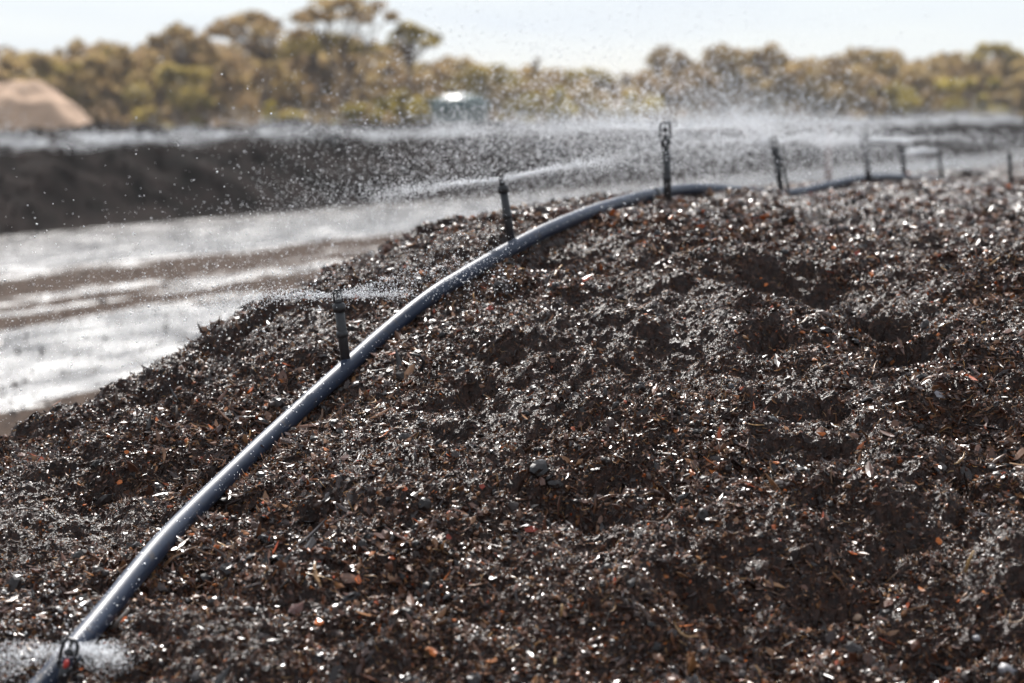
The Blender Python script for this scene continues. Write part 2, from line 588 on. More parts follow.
# ================================================================== NEAR COMPOST WINDROW
ctrl = []
for p in [(75, 668, 4.35), (150, 572, 4.9), (220, 492, 5.5), (340, 382, 6.2), (430, 312, 6.75), (505, 264, 7.25), (580, 230, 8.0), (650, 204, 9.1),
          (710, 198, 10.0), (775, 196, 11.3), (867, 184, 13.5), (905, 179, 16.0), (940, 177, 20.0),
          (0, 683, 4.2), (0, 600, 4.75), (0, 520, 5.45), (0, 443, 6.3), (110, 403, 6.6), (200, 353, 6.9), (270, 313, 7.3), (345, 273, 7.8),
          (430, 239, 8.4), (520, 215, 9.2), (600, 196, 10.2),
          (120, 480, 5.75), (230, 400, 6.35),
          (300, 683, 4.2), (300, 560, 4.8), (400, 470, 5.25), (512, 683, 4.25), (512, 560, 4.75), (512, 450, 5.35), (512, 350, 6.2), (600, 280, 7.1),
          (800, 683, 4.3), (800, 560, 4.75), (800, 450, 5.3), (800, 350, 6.1), (800, 280, 7.0), (800, 225, 8.8),
          (1024, 683, 4.3), (1024, 560, 4.75), (1024, 450, 5.3), (1024, 350, 6.1), (1024, 280, 7.0), (1024, 215, 9.6), (1020, 183, 14.5), (960, 178, 16.5)]:
    ctrl.append(at(*p))
# the flank that falls away to the left, hidden behind the edge
for p in [(0, 443, 6.3), (110, 403, 6.6), (200, 353, 6.9), (270, 313, 7.3), (345, 273, 7.8), (430, 239, 8.4), (520, 215, 9.2), (600, 196, 10.2)]:
    q = at(*p)
    ctrl.append(q + np.array((-0.55, 0.30, -0.38)))
    ctrl.append(q + np.array((-1.25, 0.70, -1.0)))
    ctrl.append(np.array((q[0] - 2.5, q[1] + 1.3, -0.1)))
ctrl += [np.array(c) for c in [(-1.7, 4.2, 1.2), (-2.5, 4.4, 0.6), (-3.4, 4.6, 0.0), (-1.9, 5.3, 1.2), (-2.8, 5.6, 0.5), (-3.6, 6.0, -0.05),
         (2.2, 4.4, 1.45), (2.5, 5.2, 1.66), (3.2, 7.5, 1.98), (4.2, 10, 2.14), (5.2, 14.5, 2.08), (7.0, 20, 1.80), (6.0, 6, 1.8), (8, 11, 2.0), (9, 20, 1.6),
         (-1.5, 3.2, 0.75), (-.5, 3.2, 0.82), (0.5, 3.2, 0.82), (1.5, 3.2, 0.85), (3.5, 3.2, 0.85), (-1.2, 2.2, 0.0), (0, 2.2, 0.0), (1.5, 2.2, 0.0), (4, 2.2, 0.0),
         (0.3, 12, 1.9), (-1.0, 12.5, 0.9), (-2.2, 13.2, -0.1), (1.2, 16, 1.8), (-0.3, 16.5, 0.7), (-1.8, 17, -0.1), (2.6, 21, 1.6), (1.2, 22, 0.6), (-0.2, 23, -0.1),
         (4.5, 24.5, 1.5), (6.5, 25, 1.5), (4.8, 26.5, 0.4), (8, 26.5, 0.5), (4, 28, -0.1), (9, 28, -0.1)]]
ctrl = np.array(ctrl)


def tps_fit(P, Z, lam=0.004):
    n = len(P)
    d = np.hypot(P[:, None, 0] - P[None, :, 0], P[:, None, 1] - P[None, :, 1])
    K = np.where(d > 0, d * d * np.log(d + 1e-12), 0) + lam * np.eye(n)
    A = np.zeros((n + 3, n + 3))
    A[:n, :n] = K
    A[:n, n] = 1; A[:n, n + 1:] = P
    A[n, :n] = 1; A[n + 1:, :n] = P.T
    return np.linalg.solve(A, np.concatenate([Z, np.zeros(3)]))


TW = tps_fit(ctrl[:, :2], ctrl[:, 2])


def heap_base(x, y):
    x, y = np.asarray(x, float), np.asarray(y, float)
    s = np.full(x.shape, TW[len(ctrl)]) + TW[len(ctrl) + 1] * x + TW[len(ctrl) + 2] * y
    for (cx, cy, _), w in zip(ctrl, TW):
        d2 = (x - cx) ** 2 + (y - cy) ** 2
        s = s + w * 0.5 * d2 * np.log(d2 + 1e-12)
    return s


# hollows and a broken scarp that the photograph shows as black patches: (pixel, pixel, distance, depth, radius)
PITS = [(at(px, py, d), dep, rad) for px, py, d, dep, rad in [
    (578, 512, 5.0, .075, .07), (612, 484, 5.15, .06, .06), (790, 280, 7.0, .12, .12), (820, 290, 6.9, .11, .10), (850, 308, 6.65, .10, .09), (882, 330, 6.4, .10, .09), (912, 350, 6.15, .11, .09),
    (700, 622, 4.55, .06, .07), (815, 465, 5.25, .07, .08), (85, 480, 5.7, .06, .10), (235, 368, 6.7, .06, .09), (170, 400, 6.45, .05, .09), (545, 272, 7.25, .06, .09), (390, 592, 4.65, .05, .08),
    (485, 622, 4.5, .05, .07), (940, 415, 5.5, .07, .08), (985, 410, 5.5, .06, .07), (765, 345, 6.15, .06, .07), (620, 330, 6.4, .05, .08), (450, 430, 5.5, .04, .08),
    (830, 605, 4.6, .05, .08), (930, 650, 4.4, .05, .08), (1010, 240, 8.3, .08, .14), (300, 520, 5.05, .05, .08), (610, 400, 5.7, .05, .08), (690, 500, 5.1, .04, .08), (470, 385, 5.85, .05, .08)]]


PIPE = [(10, 715, 4.15), (38, 690, 4.22), (75, 648, 4.35), (106, 611, 4.55), (155, 551, 4.9), (190, 514, 5.2), (230, 475, 5.5), (283, 425, 5.85), (340, 373, 6.2), (385, 333, 6.5), (430, 297, 6.75),
        (470, 272, 7.0), (510, 249, 7.3), (545, 231, 7.6), (580, 216, 8.0), (615, 204, 8.5), (645, 196, 9.1), (675, 190.5, 9.6), (705, 189, 10.0), (740, 191.5, 10.6), (775, 194.5, 11.3), (800, 192, 11.8),
        (830, 185, 12.5), (860, 179, 13.4), (885, 177, 14.6), (908, 178, 16.0), (935, 179.5, 19), (955, 180, 22)]


def catmull(P, n=10):
    P = [np.array(p, float) for p in P]
    out = []
    for i in range(len(P) - 1):
        a, b, c, d = P[max(i - 1, 0)], P[i], P[i + 1], P[min(i + 2, len(P) - 1)]
        for k in range(n):
            t = k / n
            out.append(0.5 * (2 * b + (c - a) * t + (2 * a - 5 * b + 4 * c - d) * t * t + (3 * b - a - 3 * c + d) * t ** 3))
    out.append(P[-1])
    return out


pipe_pts = catmull([at(*p) for p in PIPE])
PIPE_XYZ = np.array(pipe_pts)[::4]
PX, PY = PIPE_XYZ[:, 0], PIPE_XYZ[:, 1]


def heap_h(x, y):
    b = heap_base(x, y)
    wx = x + 0.05 * perlin(x * 5, y * 5, 91)
    wy = y + 0.05 * perlin(x * 5 + 40, y * 5, 92)
    h = 0.040 * fbm(x * 1.3, y * 1.3, 2, 3)
    h = h + 0.085 * (clump(wx * 3.4, wy * 3.4, 11) - 0.45)
    mod = 0.6 + 0.8 * np.clip(0.5 + perlin(x * 2.1, y * 2.1, 55), 0, 1)
    h = h + 0.062 * mod * (clump(wx * 8.5, wy * 8.5, 21) - 0.4)
    h = h + 0.030 * mod * (clump(wx * 20, wy * 20, 31) - 0.4)
    h = h + 0.010 * (clump(wx * 46, wy * 46, 41) - 0.4)
    h = h + 0.007 * perlin(x * 60, y * 60, 51)
    for c, dep, rad in PITS:
        dx, dy = (wx - c[0]) / (rad * 1.25), (wy - c[1]) / rad
        h = h - 1.8 * dep * np.exp(-(dx * dx + dy * dy))
    h = h * np.interp(y, [7, 10, 14], [1, .7, .6])
    z = b + h - np.interp(y, [8, 11, 20], [0, .035, .05])
    # the pipe beds into the surface, nothing piles up in front of it
    near = (np.abs(x - np.interp(y, PY, PX)) < 0.9) & (y < 21.5) & (y > 3.6)
    if near.any():
        xs, ys = x[near], y[near]
        best = np.full(xs.shape, 9.0); zp = np.zeros(xs.shape)
        for i in range(0, len(PIPE_XYZ) - 1):
            a, c = PIPE_XYZ[i], PIPE_XYZ[i + 1]
            e = c[:2] - a[:2]
            t = np.clip(((xs - a[0]) * e[0] + (ys - a[1]) * e[1]) / (e @ e), 0, 1)
            dd = np.hypot(xs - a[0] - e[0] * t, ys - a[1] - e[1] * t)
            m = dd < best
            best[m] = dd[m]; zp[m] = (a[2] + (c[2] - a[2]) * t)[m]
        lim = zp - 0.016 + np.maximum(0, best - 0.025) * np.interp(ys, [5, 8], [.30, .10])
        floor_ = zp - 0.034 - np.maximum(0, best - 0.03) * 1.4
        zn = z[near]
        z = z.copy()
        z[near] = np.maximum(np.minimum(zn, lim), floor_)
    return np.where(b < 0.12, np.maximum(b, -0.25) * 1.0 + h * np.clip((b + 0.25) / 0.37, 0, 1), z)


def spaced(lo, hi, a, b, fine, grow, cap):
    """fine steps between a and b, growing steps outside"""
    mid = np.arange(a, b, fine)
    up, s, v = [], fine, mid[-1]
    while v < hi:
        s = min(s * grow, cap); v += s; up.append(v)
    dn, s, v = [], fine, a
    while v > lo:
        s = min(s * grow, cap); v -= s; dn.append(v)
    return np.concatenate([dn[::-1], mid, up])


gx = spaced(-6.0, 11.0, -2.0, 2.15, 0.0085, 1.045, 0.2)
gy = spaced(1.6, 29.0, 4.0, 7.4, 0.0085, 1.010, 0.12)
X, Y = np.meshgrid(gx, gy)
Z = heap_h(X.ravel(), Y.ravel()).reshape(X.shape)
jx = X + 0.008 * perlin(X * 55, Y * 55, 61)
jy = Y + 0.008 * perlin(X * 55, Y * 55, 62)
nx, ny = len(gx), len(gy)
idx = np.arange(nx * ny).reshape(ny, nx)
quads = np.stack([idx[:-1, :-1], idx[:-1, 1:], idx[1:, 1:], idx[1:, :-1]], -1).reshape(-1, 4)
keep = (Z.ravel()[quads].max(1) > -0.12)
windrow = empty('compost_windrow', (1.0, 6.0, 0.0))
tag(windrow, 'big near windrow of wet dark compost with the pipe lying over it', 'compost heap')
OFF = np.array((1.0, 6.0, 0.0))
V = np.stack([jx.ravel(), jy.ravel(), Z.ravel()], -1) - OFF
mesh_obj('mound', V, quads[keep], M['compost'], windrow, smooth=False)


def flake_proto(r, seed, long=1.6, n=7, curl=0.35):
    g = np.random.default_rng(seed)
    v = [(0, 0, 0.10)]
    for k in range(n):
        a = 2 * np.pi * k / n + g.uniform(-.25, .25)
        q = r * g.uniform(0.65, 1.15)
        x, y = math.cos(a) * q * long, math.sin(a) * q
        v.append((x, y, curl * (x * x * g.uniform(.1, .5) - y * y * g.uniform(-.2, .7)) + g.uniform(-.08, .08)))
    f = [(0, 1 + k, 1 + (k + 1) % n) for k in range(n)]
    b = len(v)
    v += [(x, y, z - 0.16) for x, y, z in v]
    f += [(b, b + 1 + (k + 1) % n, b + 1 + k) for k in range(n)]
    f += [(1 + k, b + 1 + k, b + 1 + (k + 1) % n, 1 + (k + 1) % n) for k in range(n)]
    return v, f


def splinter_proto(seed, bend=0.3, w=0.12, seg=4):
    g = np.random.default_rng(seed)
    m = MB()
    ts = np.linspace(-1, 1, seg + 1)
    m.tube([(t, bend * (t * t) + g.uniform(-.05, .05), g.uniform(-.06, .06)) for t in ts], [w * (1 - .6 * abs(t)) for t in ts], 4)
    return [tuple(q) for q in m.v], m.f


def clod_proto(seed):
    g = np.random.default_rng(seed)
    v, f = ico(2)
    k = g.normal(size=(5, 3))
    v = [np.array(q) * (1 + 0.22 * sum(math.sin(3.1 * np.dot(q, kk) + i) for i, kk in enumerate(k)) / 2.2 + g.uniform(-.09, .09)) for q in v]
    return [(q[0], q[1] * .85, q[2] * .7) for q in v], f


def crumb_proto(seed):
    g = np.random.default_rng(seed + 90)
    v, f = ico(1)
    return [tuple(np.array(q) * g.uniform(.6, 1.5) * np.array((1.5, 1.1, .8))) for q in v], f


def place(n, ylo, yhi, tilt, seed, lift, size, power=1.0):
    """random spots on the visible heap with the local slope, more of them near"""
    g = np.random.default_rng(seed)
    u = g.random(n * 2) ** power
    y = ylo + (yhi - ylo) * u
    x = g.uniform(-1, 1, n * 2) * (0.29 * y + 0.25)
    b = heap_base(x, y)
    ok = (b > 0.7) & (g.random(n * 2) < np.clip(.80 + .9 * fbm(x * 1.7, y * 1.7, 3, 140), .5, 1))
    x, y = x[ok][:n], y[ok][:n]
    z = heap_h(x, y)
    e = 0.02
    sx = (heap_h(x + e, y) - z) / e
    sy = (heap_h(x, y + e) - z) / e
    m = len(x)
    rot = np.stack([np.arctan(np.clip(sy, -1.5, 1.5)) * .7 + g.normal(0, tilt, m), -np.arctan(np.clip(sx, -1.5, 1.5)) * .7 + g.normal(0, tilt, m), g.uniform(0, 2 * np.pi, m)], -1)
    s = size(g, m) * (1 + .7 * np.clip(fbm(x * 1.1 + 5, y * 1.1, 3, 160), -.5, .8))
    return np.stack([x, y, z + lift * s], -1) - OFF, rot, s, g


def scl3(s, g, lo=.7, hi=1.35):
    return np.stack([s * g.uniform(lo, hi, len(s)), s * g.uniform(lo, hi, len(s)), s * g.uniform(.7, 1.2, len(s))], -1)


FL = [flake_proto(1, 5, 1.3), flake_proto(1, 6, 2.2, 6), flake_proto(1, 7, 1.0, 8, .5), flake_proto(.8, 8, 3.6, 6, .12), crumb_proto(1), crumb_proto(2), crumb_proto(3)]
p1 = place(330000, 3.9, 8.0, 0.5, 101, 0.35, lambda g, m: np.clip(g.lognormal(math.log(.0031), .5, m), .0012, .013))
p2 = place(110000, 8.0, 27.0, 0.45, 102, 0.35, lambda g, m: np.clip(g.lognormal(math.log(.0065), .4, m), .003, .014), 1.8)
for p in (p1, p2):
    p[2][np.arange(len(p[2])) % len(FL) >= 4] *= .6
scatter('bark_flakes', np.vstack([p1[0], p2[0]]), np.vstack([p1[1], p2[1]]), np.vstack([scl3(p1[2], p1[3]), scl3(p2[2], p2[3])]), FL, M['flakes'], windrow, smooth=False)
p1 = place(120000, 3.9, 10.0, 0.45, 103, 0.10, lambda g, m: np.clip(g.lognormal(math.log(.0085), .5, m), .003, .035))
scatter('fibres', p1[0], p1[1], np.stack([p1[2], p1[2], np.full(len(p1[2]), .010)], -1), [splinter_proto(1, .1), splinter_proto(2, .5, .09), splinter_proto(3, -.25, .13)], M['fibres'], windrow)
p1 = place(5000, 3.9, 14.0, 0.5, 104, 0.1, lambda g, m: np.clip(g.lognormal(math.log(.008), .4, m), .004, .02), 1.3)
scatter('clods', p1[0], p1[1], scl3(p1[2], p1[3]), [clod_proto(1), clod_proto(2), clod_proto(3)], M['clods'], windrow, smooth=False)

p1 = place(420, 3.9, 9.0, 0.35, 105, 0.10, lambda g, m: np.clip(g.lognormal(math.log(.032), .35, m), .018, .07))
scatter('sticks', p1[0], p1[1], np.stack([p1[2], p1[2] * .6, np.full(len(p1[2]), .020)], -1), [splinter_proto(4, .05, .045), splinter_proto(5, .3, .05, 6)], M['fibres'], windrow)

# ================================================================== IRRIGATION PIPE
PR = 0.027
pipe = empty('irrigation_pipe', at(75, 660, 4.35))
tag(pipe, 'long blue-black plastic water pipe curving up over the compost windrow', 'pipe')
OP = np.array(pipe.location)
MB().tube([p - OP for p in pipe_pts], PR, 28).build('pipe_wall', M['pipe'], pipe)


gb = np.random.default_rng(31)
nb = 800
kb = gb.integers(8, 170, nb)
PP = np.array(pipe_pts)
tb = PP[kb + 1] - PP[kb]; tb /= np.linalg.norm(tb, axis=1)[:, None]
sb = np.cross(tb, (0, 0, 1.0)); sb /= np.linalg.norm(sb, axis=1)[:, None]
ub = np.cross(sb, tb)
ab = gb.uniform(-.2, math.pi + .2, nb)
bp_ = PP[kb] + (PP[kb + 1] - PP[kb]) * gb.random(nb)[:, None] + (sb * np.cos(ab)[:, None] + ub * np.sin(ab)[:, None]) * PR
bs = np.clip(gb.lognormal(math.log(.0011), .4, nb), .0005, .0028)
scatter('water_beads', bp_ - OP, np.zeros((nb, 3)), np.repeat(bs[:, None], 3, 1), [ico(2)], M['water'], pipe)


def pipe_near(x_px):
    P = np.array(pipe_pts)
    sx, sy = project(P)
    return int(np.argmin(abs(sx - x_px)))


for x_px in (655, 778, 868, 905):
    i = pipe_near(x_px)
    seg = [pipe_pts[max(i - 3, 0)], pipe_pts[i], pipe_pts[min(i + 3, len(pipe_pts) - 1)]]
    d = (seg[2] - seg[0]); d = d / np.linalg.norm(d)
    c = pipe_pts[i]
    cl = MB().tube([c - d * .03 - OP, c - d * .026 - OP, c + d * .026 - OP, c + d * .03 - OP], [PR + .001, PR + .005, PR + .005, PR + .001], 20)
    cl.build('saddle_clamp', M['black'], pipe)

# ================================================================== SPRINKLERS
SPR = []


def sprinkler(base, top, d, label, rad=.0125, style='arch', head=1.0, yaw=0.3, dy=0.0):
    """black riser standing from base pixel to top pixel at distance d, sprinkler head at its top"""
    b, t = at(*base, d), at(*top, d)
    t = t + np.array((0, dy, 0))
    ax = Vector(t - b); ln = ax.length; ax.normalize()
    root = empty('sprinkler', b)
    tag(root, label, 'sprinkler', 'sprinklers along the pipe')
    q = Vector((0, 0, 1)).rotation_difference(ax) @ Matrix.Rotation(yaw, 3, 'Z').to_quaternion()
    root.rotation_mode = 'QUATERNION'
    root.rotation_quaternion = q
    hh = .055 * head
    rl = ln - hh
    MB().tube([(0, 0, -.10), (0.001, 0, rl * .5), (0, 0, rl)], [rad * 1.05, rad * 1.0, rad * .95], 14).build('riser', M['black'], root)
    MB().lathe([(rad * 1.0, rl - .030), (rad * 1.32, rl - .027), (rad * 1.32, rl - .004), (rad * .9, rl)], 14).build('coupling', M['black'], root)
    MB().lathe([(rad * 1.0, rl * .45), (rad * 1.22, rl * .45 + .003), (rad * 1.22, rl * .45 + .018), (rad * 1.0, rl * .45 + .021)], 14).build('joiner', M['black'], root)
    w = .016 * head
    MB().lathe([(rad * .75, rl - .002), (rad * .75, rl + .012 * head), (rad * .4, rl + .016 * head)], 12).build('nozzle', M['red'] if style == 'red' else M['black'], root)
    arch = [(-w, 0, rl + .002), (-w * 1.05, 0, rl + hh * .5), (-w * .95, 0, rl + hh * .86), (-w * .55, 0, rl + hh), (w * .55, 0, rl + hh), (w * .95, 0, rl + hh * .86), (w * 1.05, 0, rl + hh * .5), (w, 0, rl + .002)]
    MB().tube(arch, .0038 * head, 8).build('bridge', M['black'], root)
    MB().lathe([(.0030 * head, rl + hh * .42), (.010 * head, rl + hh * .50), (.010 * head, rl + hh * .58), (.004 * head, rl + hh * .66), (.003 * head, rl + hh)], 12).build('spinner', M['black'], root)
    MB().tube([(-w, 0, rl - .002), (0, 0, rl + .001), (w, 0, rl - .002)], .004 * head, 8).build('bridge_foot', M['black'], root)
    if style == 'twin':
        MB().tube([(rad * 2.4, 0, -.06), (rad * 2.5, .004, rl * .4), (rad * 1.6, 0, rl * .8), (rad * .6, 0, rl * .97)], rad * .45, 10).build('feed_tube', M['black'], root)
    nz = Vector(b) + ax * (rl + hh * .5)
    SPR.append(np.array(nz))
    return root


sprinkler((60, 690), (72, 640), 4.2, 'lowest sprinkler with black arched head and red nozzle at the pipe foot', .0085, 'red', 1.15, -.35)
sprinkler((346, 366), (337, 290), 6.25, 'thick black riser sprinkler behind the pipe, second up from the pipe foot', .0155, 'arch', .75, .2)
sprinkler((512, 246), (501, 175), 7.42, 'black riser sprinkler halfway up the pipe throwing a slanting white jet', .0155, 'arch', .7, .9)
sprinkler((668, 214), (665, 122), 9.15, 'tallest black sprinkler, standing where the pipe reaches the crest', .0185, 'arch', 1.45, .1)
sprinkler((782, 197), (773, 137), 11.3, 'sprinkler with a doubled stem in the dip of the crest pipe', .017, 'twin', 1.3, .3)
sprinkler((869, 187), (865, 133), 13.3, 'black sprinkler with hooked head just past the dip of the crest pipe', .019, 'arch', 1.8, .2)
sprinkler((905, 179), (900, 135), 15.8, 'thin leaning crest sprinkler joined to its left neighbour by a jet', .019, 'arch', 1.6, .7)
sprinkler((942, 178), (938, 147), 19.0, 'short far sprinkler with a bright white burst beside its head', .018, 'arch', 1.5, 1.2)
sprinkler((1011, 186), (1009, 147), 14.5, 'lone black sprinkler near the right edge, away from the pipe', .014, 'arch', 1.0, 1.5)

# ================================================================== SPRAY
DROP = ico(2)


def in_view_spray(P, lim=3.4, gap=0.015):
    """drop what would be inside the heap or right at the lens"""
    hb = heap_base(P[:, 0], P[:, 1])
    return (P[:, 2] > np.maximum(hb + gap, 0.02)) & (P[:, 1] > lim)


def jet(g, o, az, el, v, n, cone, tmax, dens=1.0, drift=(0, 0, 0)):
    t = tmax * g.random(n) ** dens
    a = az + g.normal(0, cone, n) * (0.25 + t / tmax)
    e = el + g.normal(0, cone * .6, n) * (0.25 + t / tmax)
    sp = v * (1 + g.normal(0, .07, n))
    drag = (1 - np.exp(-1.2 * t)) / 1.2
    d = np.stack([np.sin(a) * np.cos(e), np.cos(a) * np.cos(e), np.sin(e)], -1)
    P = o + d * (sp * drag)[:, None]
    P[:, 2] -= 4.9 * t * t
    P = P + np.array(drift) * (t * t)[:, None] + g.normal(0, 1, (n, 3)) * (0.006 + 0.03 * t)[:, None]
    return P


def spray(i, label, jets, cloud, size, seed, speed=5.0, az0=0.0, azw=1.0, el=(.05, .4), tmax=.7, drift=(0, 0, 0)):
    g = np.random.default_rng(seed)
    o = SPR[i] + np.array((0, .035 if i == 0 else 0, 0))
    Ps = [jet(g, o, *j, drift=drift) for j in jets]
    ns = sum(len(p) for p in Ps)
    az = az0 + azw * np.clip(g.normal(0, 1, cloud), -1.6, 1.6)
    t = tmax * g.random(cloud) ** .8
    e = el[0] + (el[1] - el[0]) * g.random(cloud) ** 1.7
    sp = speed * g.uniform(.45, 1.1, cloud)
    dg = (1 - np.exp(-1.2 * t)) / 1.2
    d = np.stack([np.sin(az) * np.cos(e), np.cos(az) * np.cos(e), np.sin(e)], -1)
    P = o + d * (sp * dg)[:, None]
    P[:, 2] -= 4.9 * t * t
    P = P + np.array(drift) * (t * t)[:, None] + g.normal(0, .04, (cloud, 3))
    s = np.concatenate([np.clip(g.lognormal(math.log(size * .75), .35, ns), size * .3, size * 2), np.clip(g.lognormal(math.log(size), .4, cloud), size * .35, size * 2.4)])
    P = np.vstack(Ps + [P])
    ok = in_view_spray(P, 3.4, .015 if i < 3 else .09)
    P, s = P[ok], s[ok]
    ob = scatter('water_spray', P - o, g.uniform(0, 6.28, (len(P), 3)), np.stack([s, s, s * g.uniform(1, 1.5, len(s))], -1), [DROP], M['water'])
    ob.location = tuple(map(float, o))
    tag(ob, label, 'water spray', 'spray from the sprinklers')
    return ob


HP = math.pi / 2
spray(0, 'small white burst of spray around the lowest sprinkler at the pipe foot',
      [(-HP - .5, .0, 2.0, 600, .08, .09), (-HP - .2, .05, 2.2, 700, .07, .11), (-HP + .15, .12, 2.2, 600, .10, .11), (HP - .3, .10, 1.6, 800, .12, .07), (HP + .1, .0, 1.8, 1000, .14, .07), (HP + .6, .0, 1.5, 600, .2, .08)], 900, .0010, 1, 2.2, -.6, 1.2, (.1, .9), .35)
spray(1, 'spray with a flat white jet around the second sprinkler beside the pipe',
      [(-HP + .1, .02, 5.0, 1500, .05, .09), (-HP + .2, .1, 5.5, 2600, .22, .42), (HP - .3, .06, 4.5, 1100, .05, .055), (HP - .35, .28, 4.5, 1800, .26, .16)], 2600, .0012, 2, 4.6, -1.0, .8, (.0, .55), .6, (-.4, 0, .6))
spray(2, 'spray with a slanting white jet above the halfway sprinkler',
      [(-HP - .2, -.05, 5.0, 2600, .05, .10), (-HP - .1, .0, 5.0, 2400, .18, .38), (HP - .2, .22, 5.5, 2800, .05, .09), (HP - .3, .25, 6.0, 2600, .2, .36)], 4200, .0013, 3, 5.0, -.6, 1.2, (.0, .6), .6, (-.3, 0, .8))
spray(3, 'wide cloud of white drops around the tallest crest sprinkler',
      [(-HP + .1, .08, 5.5, 2500, .09, .22), (HP - .35, .10, 5.5, 3200, .10, .20), (-HP + .3, .14, 6, 3500, .30, .40)], 15000, .0017, 4, 5.6, -.75, .7, (.0, .75), .5, (0, 0, 1.5))
spray(4, 'dense drifting spray over the dip in the crest pipe',
      [(-HP + .2, .08, 5.5, 2500, .12, .25), (HP - .9, .12, 5.5, 3000, .12, .25), (-.3, .3, 6, 3000, .5, .6)], 14000, .0021, 5, 6.0, -.45, .7, (.0, .85), .5, (.3, 0, 1.9))
spray(5, 'pale spray rising above the hooked crest sprinkler',
      [(HP - .1, .02, 5.0, 2500, .06, .06), (-HP + .2, .12, 6.0, 2500, .15, .3)], 6000, .0022, 6, 6.5, -.35, .6, (.02, .7), .5, (.5, 0, 1.8))
spray(6, 'thin spray and bright jet at the leaning crest sprinkler',
      [(-HP + .1, .04, 6.0, 2600, .05, .12), (HP, .12, 5.0, 1500, .15, .25)], 1500, .0028, 7, 6.5, -.3, .6, (-.05, .35), .7, (.5, 0, 1.4))
spray(7, 'short bright white burst beside the short far sprinkler',
      [(-HP, .06, 3.0, 3000, .10, .10)], 600, .0036, 8, 6.0, -.2, .7, (.0, .5), .7, (.5, 0, 1.5))
spray(8, 'faint haze of drops over the lone sprinkler near the right edge',
      [(HP, .1, 5.0, 300, .2, .3)], 300, .0028, 9, 6.0, .0, 1.0, (-.05, .35), .7, (.3, 0, 1.4))

# ================================================================== FAR WINDROW
DIR = np.array((0.442, 0.897, 0.0))
NRM = np.array((0.897, -0.442, 0.0))
FO = np.array((-10.6, 41.6, 0.0))


def far_h(s, w):
    """s along the row, w across (0 at the near foot, growing away)"""
    prof = np.interp(w, [-.2, 0, .5, 1.2, 2.1, 2.9, 4.5, 7.0, 9.0, 10.2, 11.5, 12.5], [-.1, 0, .35, .95, 1.55, 1.78, 1.86, 1.95, 1.8, 1.2, .3, -.1])
    a = np.clip(prof / 1.2, 0, 1)
    return prof + a * (0.26 * fbm(s * .35, w * .5, 3, 5) + .32 * (clump(s * .7, w * .8, 8) - .4) + .16 * (clump(s * 1.9, w * 2.0, 9) - .4) + .05 * perlin(s * 5, w * 5, 7))


fs = np.arange(-34, 175, 0.22)
fw = np.concatenate([np.arange(-.2, 5, .12), np.arange(5, 12.6, .3)])
S, W = np.meshgrid(fs, fw)
wob = 0.35 * perlin(S * .12, S * 0 + 3, 71)
Zf = far_h(S.ravel(), W.ravel()).reshape(S.shape)
P = DIR * S[..., None] - NRM * (W + wob)[..., None]
P[..., 2] = Zf
idx = np.arange(S.size).reshape(S.shape)
q = np.stack([idx[:-1, :-1], idx[:-1, 1:], idx[1:, 1:], idx[1:, :-1]], -1).reshape(-1, 4)[:, ::-1]
far = empty('compost_windrow', FO)
tag(far, 'far windrow of black compost running across behind the wet yard', 'compost heap')
mesh_obj('mound', P.reshape(-1, 3), q, M['far_compost'], far, True)
g = np.random.default_rng(77)
n = 14000
s_ = g.uniform(-28, 120, n); w_ = g.uniform(.1, 9, n)
zz = far_h(s_, w_)
pp = DIR * s_[:, None] - NRM * (w_ + 0.35 * perlin(s_ * .12, s_ * 0 + 3, 71))[:, None]; pp[:, 2] = zz + .01
scatter('clods', pp, g.uniform(0, 6.28, (n, 3)), np.repeat(np.clip(g.lognormal(math.log(.03), .5, n), .01, .08)[:, None], 3, 1), [clod_proto(4), clod_proto(5), flake_proto(1, 12)], M['far_compost'], far, smooth=False)


# loose wet gravel and crumbs spilt over the yard
g = np.random.default_rng(88)
n = 26000
yy = 13 + 75 * g.random(n) ** 1.6
xx = g.uniform(-1, 1, n) * (.28 * yy + 1)
tt = xx * NRM[0] + yy * NRM[1]
ok = (tt > -29) & (tt < -5.5) & (heap_base(xx, yy) < .02) & (g.random(n) < .35 + .65 * (perlin(tt * .8, yy * .12, 99) > 0))
xx, yy = xx[ok], yy[ok]; n = len(xx)
sg = np.clip(g.lognormal(math.log(.012), .45, n), .005, .03)
o = scatter('gravel', np.stack([xx, yy, sg * .3], -1), g.uniform(0, 6.28, (n, 3)), np.repeat(sg[:, None], 3, 1), [clod_proto(6), clod_proto(7), crumb_proto(9)], M['gravel'], None, smooth=False)
tag(o, 'wet gravel and spilt compost crumbs over the yard between the windrows', 'gravel')


def band(name, label, org, s0, s1, n, zfun, size, seed, w=(2, 8)):
    g = np.random.default_rng(seed)
    s = g.uniform(s0, s1, n); ww = g.uniform(*w, n)
    z = zfun(g, s, n)
    P = DIR * s[:, None] - NRM * ww[:, None]
    P[:, 2] = z
    sz = np.clip(g.lognormal(math.log(size), .4, n), size * .3, size * 3)
    o = scatter(name, P, g.uniform(0, 6.28, (n, 3)), np.repeat(sz[:, None], 3, 1), [DROP], M['water'])
    o.location = tuple(map(float, org))
    tag(o, label, 'mist', kind='stuff')
    return o


def zf1(g, s, n):
    lump = np.clip(.5 + .9 * perlin(s * .16, s * 0 + 1.5, 33), .05, 1)
    return 1.78 + .14 * fbm(s * .45, s * 0 + 7.7, 3, 44) + g.normal(0, .07, n) + g.exponential(.16, n) * (.25 + lump ** 2 * 1.9)


band('mist', 'low white mist of sprinkler spray hanging along the far windrow', FO, -30, 110, 150000, zf1, .010, 21, (2.0, 6.0))

